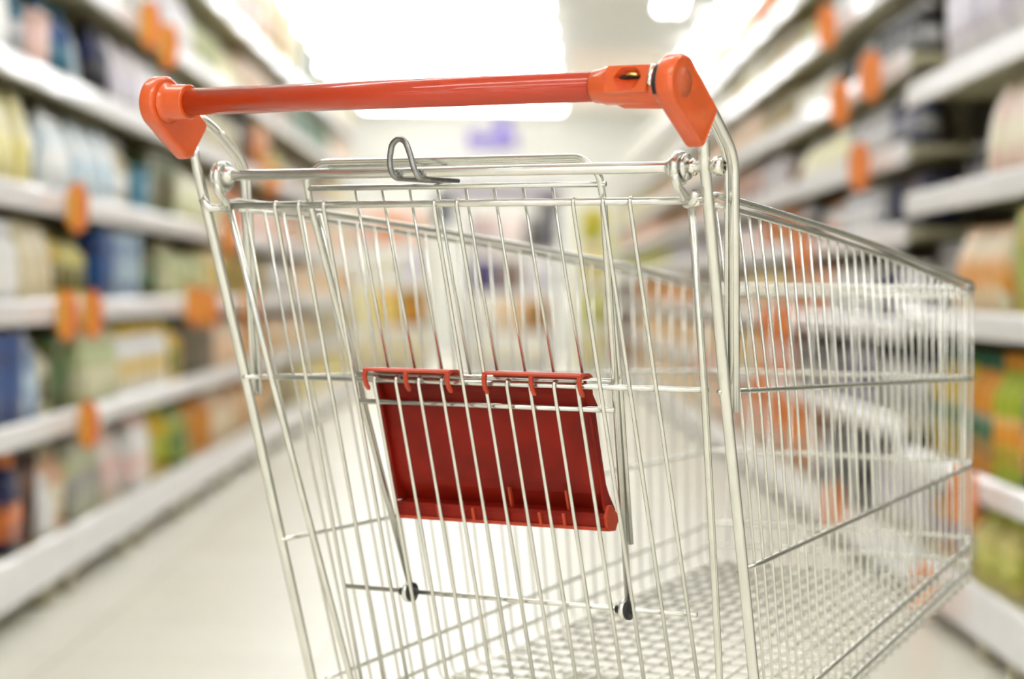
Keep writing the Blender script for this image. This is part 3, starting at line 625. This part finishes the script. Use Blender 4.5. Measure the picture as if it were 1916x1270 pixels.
# rear gate ---------------------------------------------------------------
m = MB()
zb = -0.592
fr = [G(-0.272, -0.036), G(-0.259, -0.211), G(-0.2405, -0.41), G(-0.228, -0.540), G(-0.224, zb), G(0.224, zb), G(0.228, -0.540), G(0.2405, -0.41), G(0.259, -0.211), G(0.272, -0.036)]
m.tube(fillet(fr, 0.012, 4), 0.0037, 12)
m.tube([G(-0.2745, -0.031), G(0.2745, -0.031)], 0.0037, 12)
gate = m.build('gate_frame', CHROME, cart)
m = MB(); m.tube([G(-0.262, -0.2115, 0.001), G(0.262, -0.2115, 0.001)], 0.0029, 10); m.build('gate_rail', CHROME, gate)
m = MB(); m.tube([G(-0.214, -0.440, 0.0035), G(0.214, -0.440, 0.0035)], 0.0026, 10); m.build('seat_pivot_rod', CHROME, gate)
OW = -0.0045
def gate_wire(u, w0):
    m = MB(); top = [G(u, w0 + 0.0005, 0.003), G(u, w0 + 0.0040, -0.001), G(u, w0 - 0.001, OW)]
    m.tube(fillet(top + [G(u, (w0 + zb) / 2, OW), G(u, zb - 0.002, OW)], 0.003, 3), 0.0021, 8); m.build('gate_wire', CHROME, gate)
for u in (-0.210, -0.180, -0.1485, -0.0135, 0.0135, 0.1465, 0.1795, 0.209): gate_wire(u, -0.031)
for u in (-0.1230, -0.0960, -0.0680, -0.0400, 0.0385, 0.0655, 0.0935, 0.1205): gate_wire(u, -0.2105)

# folded child seat -------------------------------------------------------
SO = 0.0085
m = MB()
sf = [G(-0.133, -0.437, SO + 0.002), G(-0.1735, -0.030, SO), G(-0.1730, -0.004, SO), K(-0.153, 0.013, 0.0125), K(0.153, 0.013, 0.0125), G(0.1730, -0.004, SO), G(0.1735, -0.030, SO), G(0.133, -0.437, SO + 0.002)]
m.tube(fillet(sf, 0.007, 5), 0.0036, 12)
seat = m.build('child_seat_frame', CHROME, cart)
m = MB()
for s in (-1, 1): m.tube([G(s * 0.143, -0.372, SO + 0.008), G(s * 0.158, -0.206, SO + 0.008), G(s * 0.1690, -0.040, SO + 0.006)], 0.0028, 10)
m.tube([K(-0.147, 0.0205, 0.0095), K(0.149, 0.0205, 0.0095)], 0.0028, 10); m.build('seat_base_frame', CHROME, seat)
m = MB(); m.tube([G(-0.1735, -0.014, SO), G(0.1785, -0.014, SO)], 0.0030, 10); m.build('seat_crossbar', CHROME, seat)
for w, off, a, b in ((-0.2060, 0.012, -0.154, 0.156), (-0.2345, 0.003, -0.151, 0.154)):
    m = MB(); m.tube([G(a, w, off), G(b, w, off)], 0.0029, 10); m.build('seat_crossbar', CHROME, seat)
for k in range(8):
    u = -0.1165 + 0.0333 * k
    m = MB(); m.tube([G(u, -0.013, SO + 0.004), G(u, -0.11, SO + 0.0045), G(u + 0.001, -0.207, SO + 0.0065)], 0.0016, 8); m.build('seat_wire', CHROME, seat)
for s in (-1, 1):
    c = G(s * 0.132, -0.4405, 0.0035)
    m = MB(); m.torus(c, (1, 0, 0), 0.0078, 0.0036, 22, 10); m.build('pivot_ring', TUBEM, seat)
    m = MB(); m.cyl((c[0] - 0.010, c[1], c[2]), (c[0] + 0.010, c[1], c[2]), 0.0042, 14); m.cyl((c[0] + 0.0035, c[1], c[2]), (c[0] + 0.0062, c[1], c[2]), 0.0105, 20); m.build('pivot_sleeve', BLACK, seat)

# red seat flap -----------------------------------------------------------
PO = 0.0150
def plate_pt(u, w, o_): return G(u, w, o_)
m = MB()
def slab(m, u0, u1, w0, w1, o0, o1, mi=0, u0b=None, u1b=None):
    a0, a1 = (u0, u1); b0 = u0 if u0b is None else u0b; b1 = u1 if u1b is None else u1b
    vs = [G(a0, w0, o0), G(a1, w0, o0), G(b1, w1, o0), G(b0, w1, o0), G(a0, w0, o1), G(a1, w0, o1), G(b1, w1, o1), G(b0, w1, o1)]
    m.add(vs, [(0, 1, 2, 3), (7, 6, 5, 4), (0, 4, 5, 1), (1, 5, 6, 2), (2, 6, 7, 3), (3, 7, 4, 0)], mi)
pp = [(0.0028, -0.2060), (0.0010, -0.2200), (0.0080, -0.2335), (0.0010, -0.2375), (0.0000, -0.2700), (0.0000, -0.3120), (0.0030, -0.3220), (0.0120, -0.3395)]
m.loft([[G(u, w, PO + o_) for o_, w in pp] + [G(u, w, PO + o_ + 0.0028) for o_, w in reversed(pp)] for u in (-0.1300, 0.1235)], 0, False)
for ua, ub in ((-0.1306, -0.1272), (0.1204, 0.1240)):
    rm = [(min(o_, 0.0) - 0.0065, w) for o_, w in pp] + [(o_ + 0.0030, w) for o_, w in reversed(pp)]
    m.loft([[G(u, w, PO + o_) for o_, w in rm] for u in (ua, ub)], 0, False)
flap = m.build('seat_flap', REDPL, seat, 'brick red plastic seat flap')
bevel(flap, 0.0008, 2)
# bottom channel
m = MB()
prof = [(0.0130, -0.3385), (-0.0020, -0.3405), (-0.0095, -0.3410), (-0.0125, -0.346), (-0.0125, -0.3555), (-0.0100, -0.3580), (-0.0010, -0.3580), (0.0130, -0.3480)]
m.loft([[G(u, w, PO + o_) for o_, w in prof] for u in (-0.1305, 0.1235)], 0, False)
ch = m.build('bottom_channel', REDPL, flap); bevel(ch, 0.0008, 2)
m = MB()
ep = [(0.003, -0.333), (-0.004, -0.333), (-0.0125, -0.345), (-0.0130, -0.356), (-0.0105, -0.3595), (0.003, -0.3595), (0.0150, -0.346)]
m.loft([[G(0.1235, w, PO + o_) for o_, w in ep], [G(0.1270, w, PO + o_) for o_, w in ep]], 0, False)
e_ = m.build('end_rib', REDED, flap); bevel(e_, 0.0006, 2)
for (u, ww, q) in ((-0.0755, -0.342, 0), (-0.0325, -0.343, 0), (0.0085, -0.3435, 1), (0.0765, -0.343, 1), (0.0480, -0.3435, 0)):
    m = MB(); slab(m, u, u + 0.0032, ww, -0.3565, PO - 0.0150, PO - 0.0122)
    if q: slab(m, u + 0.001, u + 0.0036, -0.320, ww, PO - 0.004, PO)
    m.build('stiffening_rib', REDED, flap)
m = MB(); slab(m, -0.1305, 0.1250, -0.3555, -0.3590, PO - 0.0140, PO + 0.001); m.build('bottom_edge', REDED, flap)
# two top flanges with their hooks around the gate rail
for (ua, ub) in ((-0.1330, -0.0275), (0.0130, 0.1275)):
    m = MB(); fl = [(PO + 0.003, -0.2075), (PO + 0.0015, -0.2010), (PO - 0.004, -0.1985), (-0.004, -0.1985), (-0.0075, -0.2005), (-0.0075, -0.2025), (-0.004, -0.2010), (PO - 0.004, -0.2010), (PO, -0.2080)]
    m.loft([[G(u, w, o_) for o_, w in fl] for u in (ua, ub)], 0, False)
    o = m.build('hook_flange', REDED, flap)
    for k in range(3):
        u = ua + 0.0018 + (ub - ua - 0.0036) * k / 2
        m = MB(); hk = []
        outer = [(0.000, -0.1990), (-0.0060, -0.1998), (-0.0098, -0.2045), (-0.0112, -0.2110), (-0.0100, -0.2175), (-0.0062, -0.2225)]
        inner = [(-0.0040, -0.2190), (-0.0066, -0.2150), (-0.0075, -0.2105), (-0.0062, -0.2060), (-0.0035, -0.2030), (0.000, -0.2020)]
        hk = outer + inner
        m.loft([[G(u - 0.0022, w, o_) for o_, w in hk], [G(u + 0.0022, w, o_) for o_, w in hk]], 0, False)
        h_ = m.build('rail_hook', REDED, flap); bevel(h_, 0.0007, 2)

# basket ------------------------------------------------------------------
VF = 0.990
def HWd(v): return 0.285 - 0.1 * v
def w_top(v): return -0.0225 - 0.055 * v - 0.032 * v * v
def w_mid(v): return -0.2115 - 0.012 * v
def w_low(v): return -0.3985 + 0.068 * v
def w_A(v): return -0.5815 + 0.154 * v
def w_B(v): return -0.6185 + 0.161 * v
def w_F(v): return -0.6360 + 0.157 * v
def rail_loop(wf, v0, out=0.0, step=0.06, v0r=None):
    """left side, round the front corners, right side"""
    P = []; vs = []; v = v0
    while v < VF - 0.05: vs.append(v); v += step
    vs.append(VF - 0.045)
    for v in vs: P.append(K(-HWd(v) - out, v, wf(v)))
    hf = HWd(VF) + out; R = 0.040
    for k in range(1, 6):
        a = k * PI / 2 / 5; P.append(K(-hf + R - R * math.cos(a), VF - R + R * math.sin(a) + out, wf(VF)))
    for k in range(1, 5): P.append(K(-hf + R + (2 * hf - 2 * R) * k / 5, VF + out, wf(VF)))
    for k in range(6):
        a = k * PI / 2 / 5; P.append(K(hf - R + R * math.sin(a), VF - R + R * math.cos(a) + out, wf(VF)))
    for v in reversed(vs): P.append(K(HWd(v) + out, v, wf(v)))
    return P
basket = None
m = MB(); m.tube([K(-0.276, 0.012, -0.034), K(-0.284, 0.022, -0.030)] + rail_loop(w_top, 0.045, 0.003) + [K(0.284, 0.022, -0.030), K(0.276, 0.012, -0.034)], 0.0036, 10)
basket = m.build('basket_top_rail', CHROME, cart)
m = MB(); m.tube(rail_loop(lambda v: w_top(v) - 0.0085, 0.045, 0.0015), 0.0030, 10); m.build('basket_rim_wire', CHROME, cart)
m = MB(); m.tube(rail_loop(w_mid, 0.058, 0.0035), 0.0026, 8); m.build('basket_middle_rail', CHROME, cart)
m = MB(); m.tube(rail_loop(w_low, 0.118, 0.0035), 0.0027, 8); m.build('basket_lower_rail', CHROME, cart)
m = MB(); m.tube(rail_loop(w_A, 0.195, 0.0035), 0.0027, 8); m.build('basket_bottom_rail', CHROME, cart)
m = MB(); m.tube(rail_loop(w_B, 0.210, 0.0035), 0.0027, 8); m.build('basket_bottom_rail', CHROME, cart)
m = MB(); hf = HWd(VF) - 0.02; m.tube([K(-hf, VF + 0.001, -0.119), K(hf, VF + 0.001, -0.119)], 0.0024, 8); m.build('front_rail', CHROME, cart)
def side_wire(s, v0, tilt):
    wb_ = w_B(v0 + 0.5 * tilt) ; vb = min(v0 + tilt * (w_top(v0) - wb_), VF - 0.02)
    P = [K(s * (HWd(v0) - 0.0005), v0, w_top(v0) - 0.006), K(s * (HWd(v0) - 0.001), v0 + (vb - v0) * 0.35, w_top(v0) + (w_F(vb) - w_top(v0)) * 0.35), K(s * (HWd(vb) - 0.001), vb, w_F(vb)), K(s * (HWd(vb) - 0.03), vb, w_F(vb) - 0.001)]
    m = MB(); m.tube(fillet(P, 0.012, 3), 0.0017, 6); m.build('side_wire', CHROME, cart)
n = 30
for s in (-1, 1):
    for k in range(n + 1):
        v0 = 0.052 + 0.0303 * k; side_wire(s, v0, 0.32 - 0.27 * min(1, (v0 - 0.05) / 0.8))
hf = HWd(VF) - 0.018
for k in range(12):
    u = -hf + 2 * hf * k / 11
    m = MB(); m.tube(fillet([K(u, VF - 0.001, w_top(VF) - 0.005), K(u, VF - 0.001, w_F(VF)), K(u, VF - 0.03, w_F(VF - 0.03))], 0.01, 3), 0.0017, 6); m.build('front_wire', CHROME, cart)
m = MB()                                        # floor grid
for k in range(19):
    t_ = -1 + 2 * k / 18
    m.tube([K(t_ * (HWd(0.20) - 0.006), 0.20, w_F(0.20)), K(t_ * (HWd(VF) - 0.006), VF - 0.005, w_F(VF - 0.005))], 0.0017, 6)
v = 0.20
while v < VF:
    m.tube([K(-HWd(v) + 0.004, v, w_F(v) - 0.003), K(HWd(v) - 0.004, v, w_F(v) - 0.003)], 0.0017, 6); v += 0.030
m.build('basket_floor_grid', CHROME, cart)
# chassis and castors (below the frame of the photo)
m = MB()
fr = [K(-0.272, 0.17, -0.815), K(-0.19, 0.78, -0.815), K(0.19, 0.78, -0.815), K(0.272, 0.17, -0.815)]
m.tube(fillet(fr, 0.05, 5), 0.010, 12); m.tube([K(-0.266, 0.25, -0.815), K(0.266, 0.25, -0.815)], 0.009, 10)
m.tube(fillet([K(-0.17, 0.66, -0.815), K(-0.155, 0.58, -0.66), K(-0.14, 0.50, w_F(0.50) - 0.016), K(0.14, 0.50, w_F(0.50) - 0.016), K(0.155, 0.58, -0.66), K(0.17, 0.66, -0.815)], 0.02, 4), 0.008, 10)
m.build('chassis_frame', TUBEM, cart)
for (u, v) in ((-0.272, 0.17), (0.272, 0.17), (-0.19, 0.75), (0.19, 0.75)):
    m = MB(); m.cyl(K(u, v, -0.815), K(u, v, -0.838), 0.016, 14); m.box(K(u - 0.019, v - 0.045, -0.842), K(u + 0.019, v + 0.02, -0.838))
    for s in (-1, 1): m.box(K(u + s * 0.019 - 0.0015, v - 0.048, -0.92), K(u + s * 0.019 + 0.0015, v - 0.005, -0.839))
    c_ = m.build('castor_fork', TUBEM, cart)
    m = MB(); m.cyl(K(u - 0.013, v - 0.028, -0.968 + 0.0535), K(u + 0.013, v - 0.028, -0.968 + 0.0535), 0.053, 28); m.build('castor_wheel', RUBBER, c_)
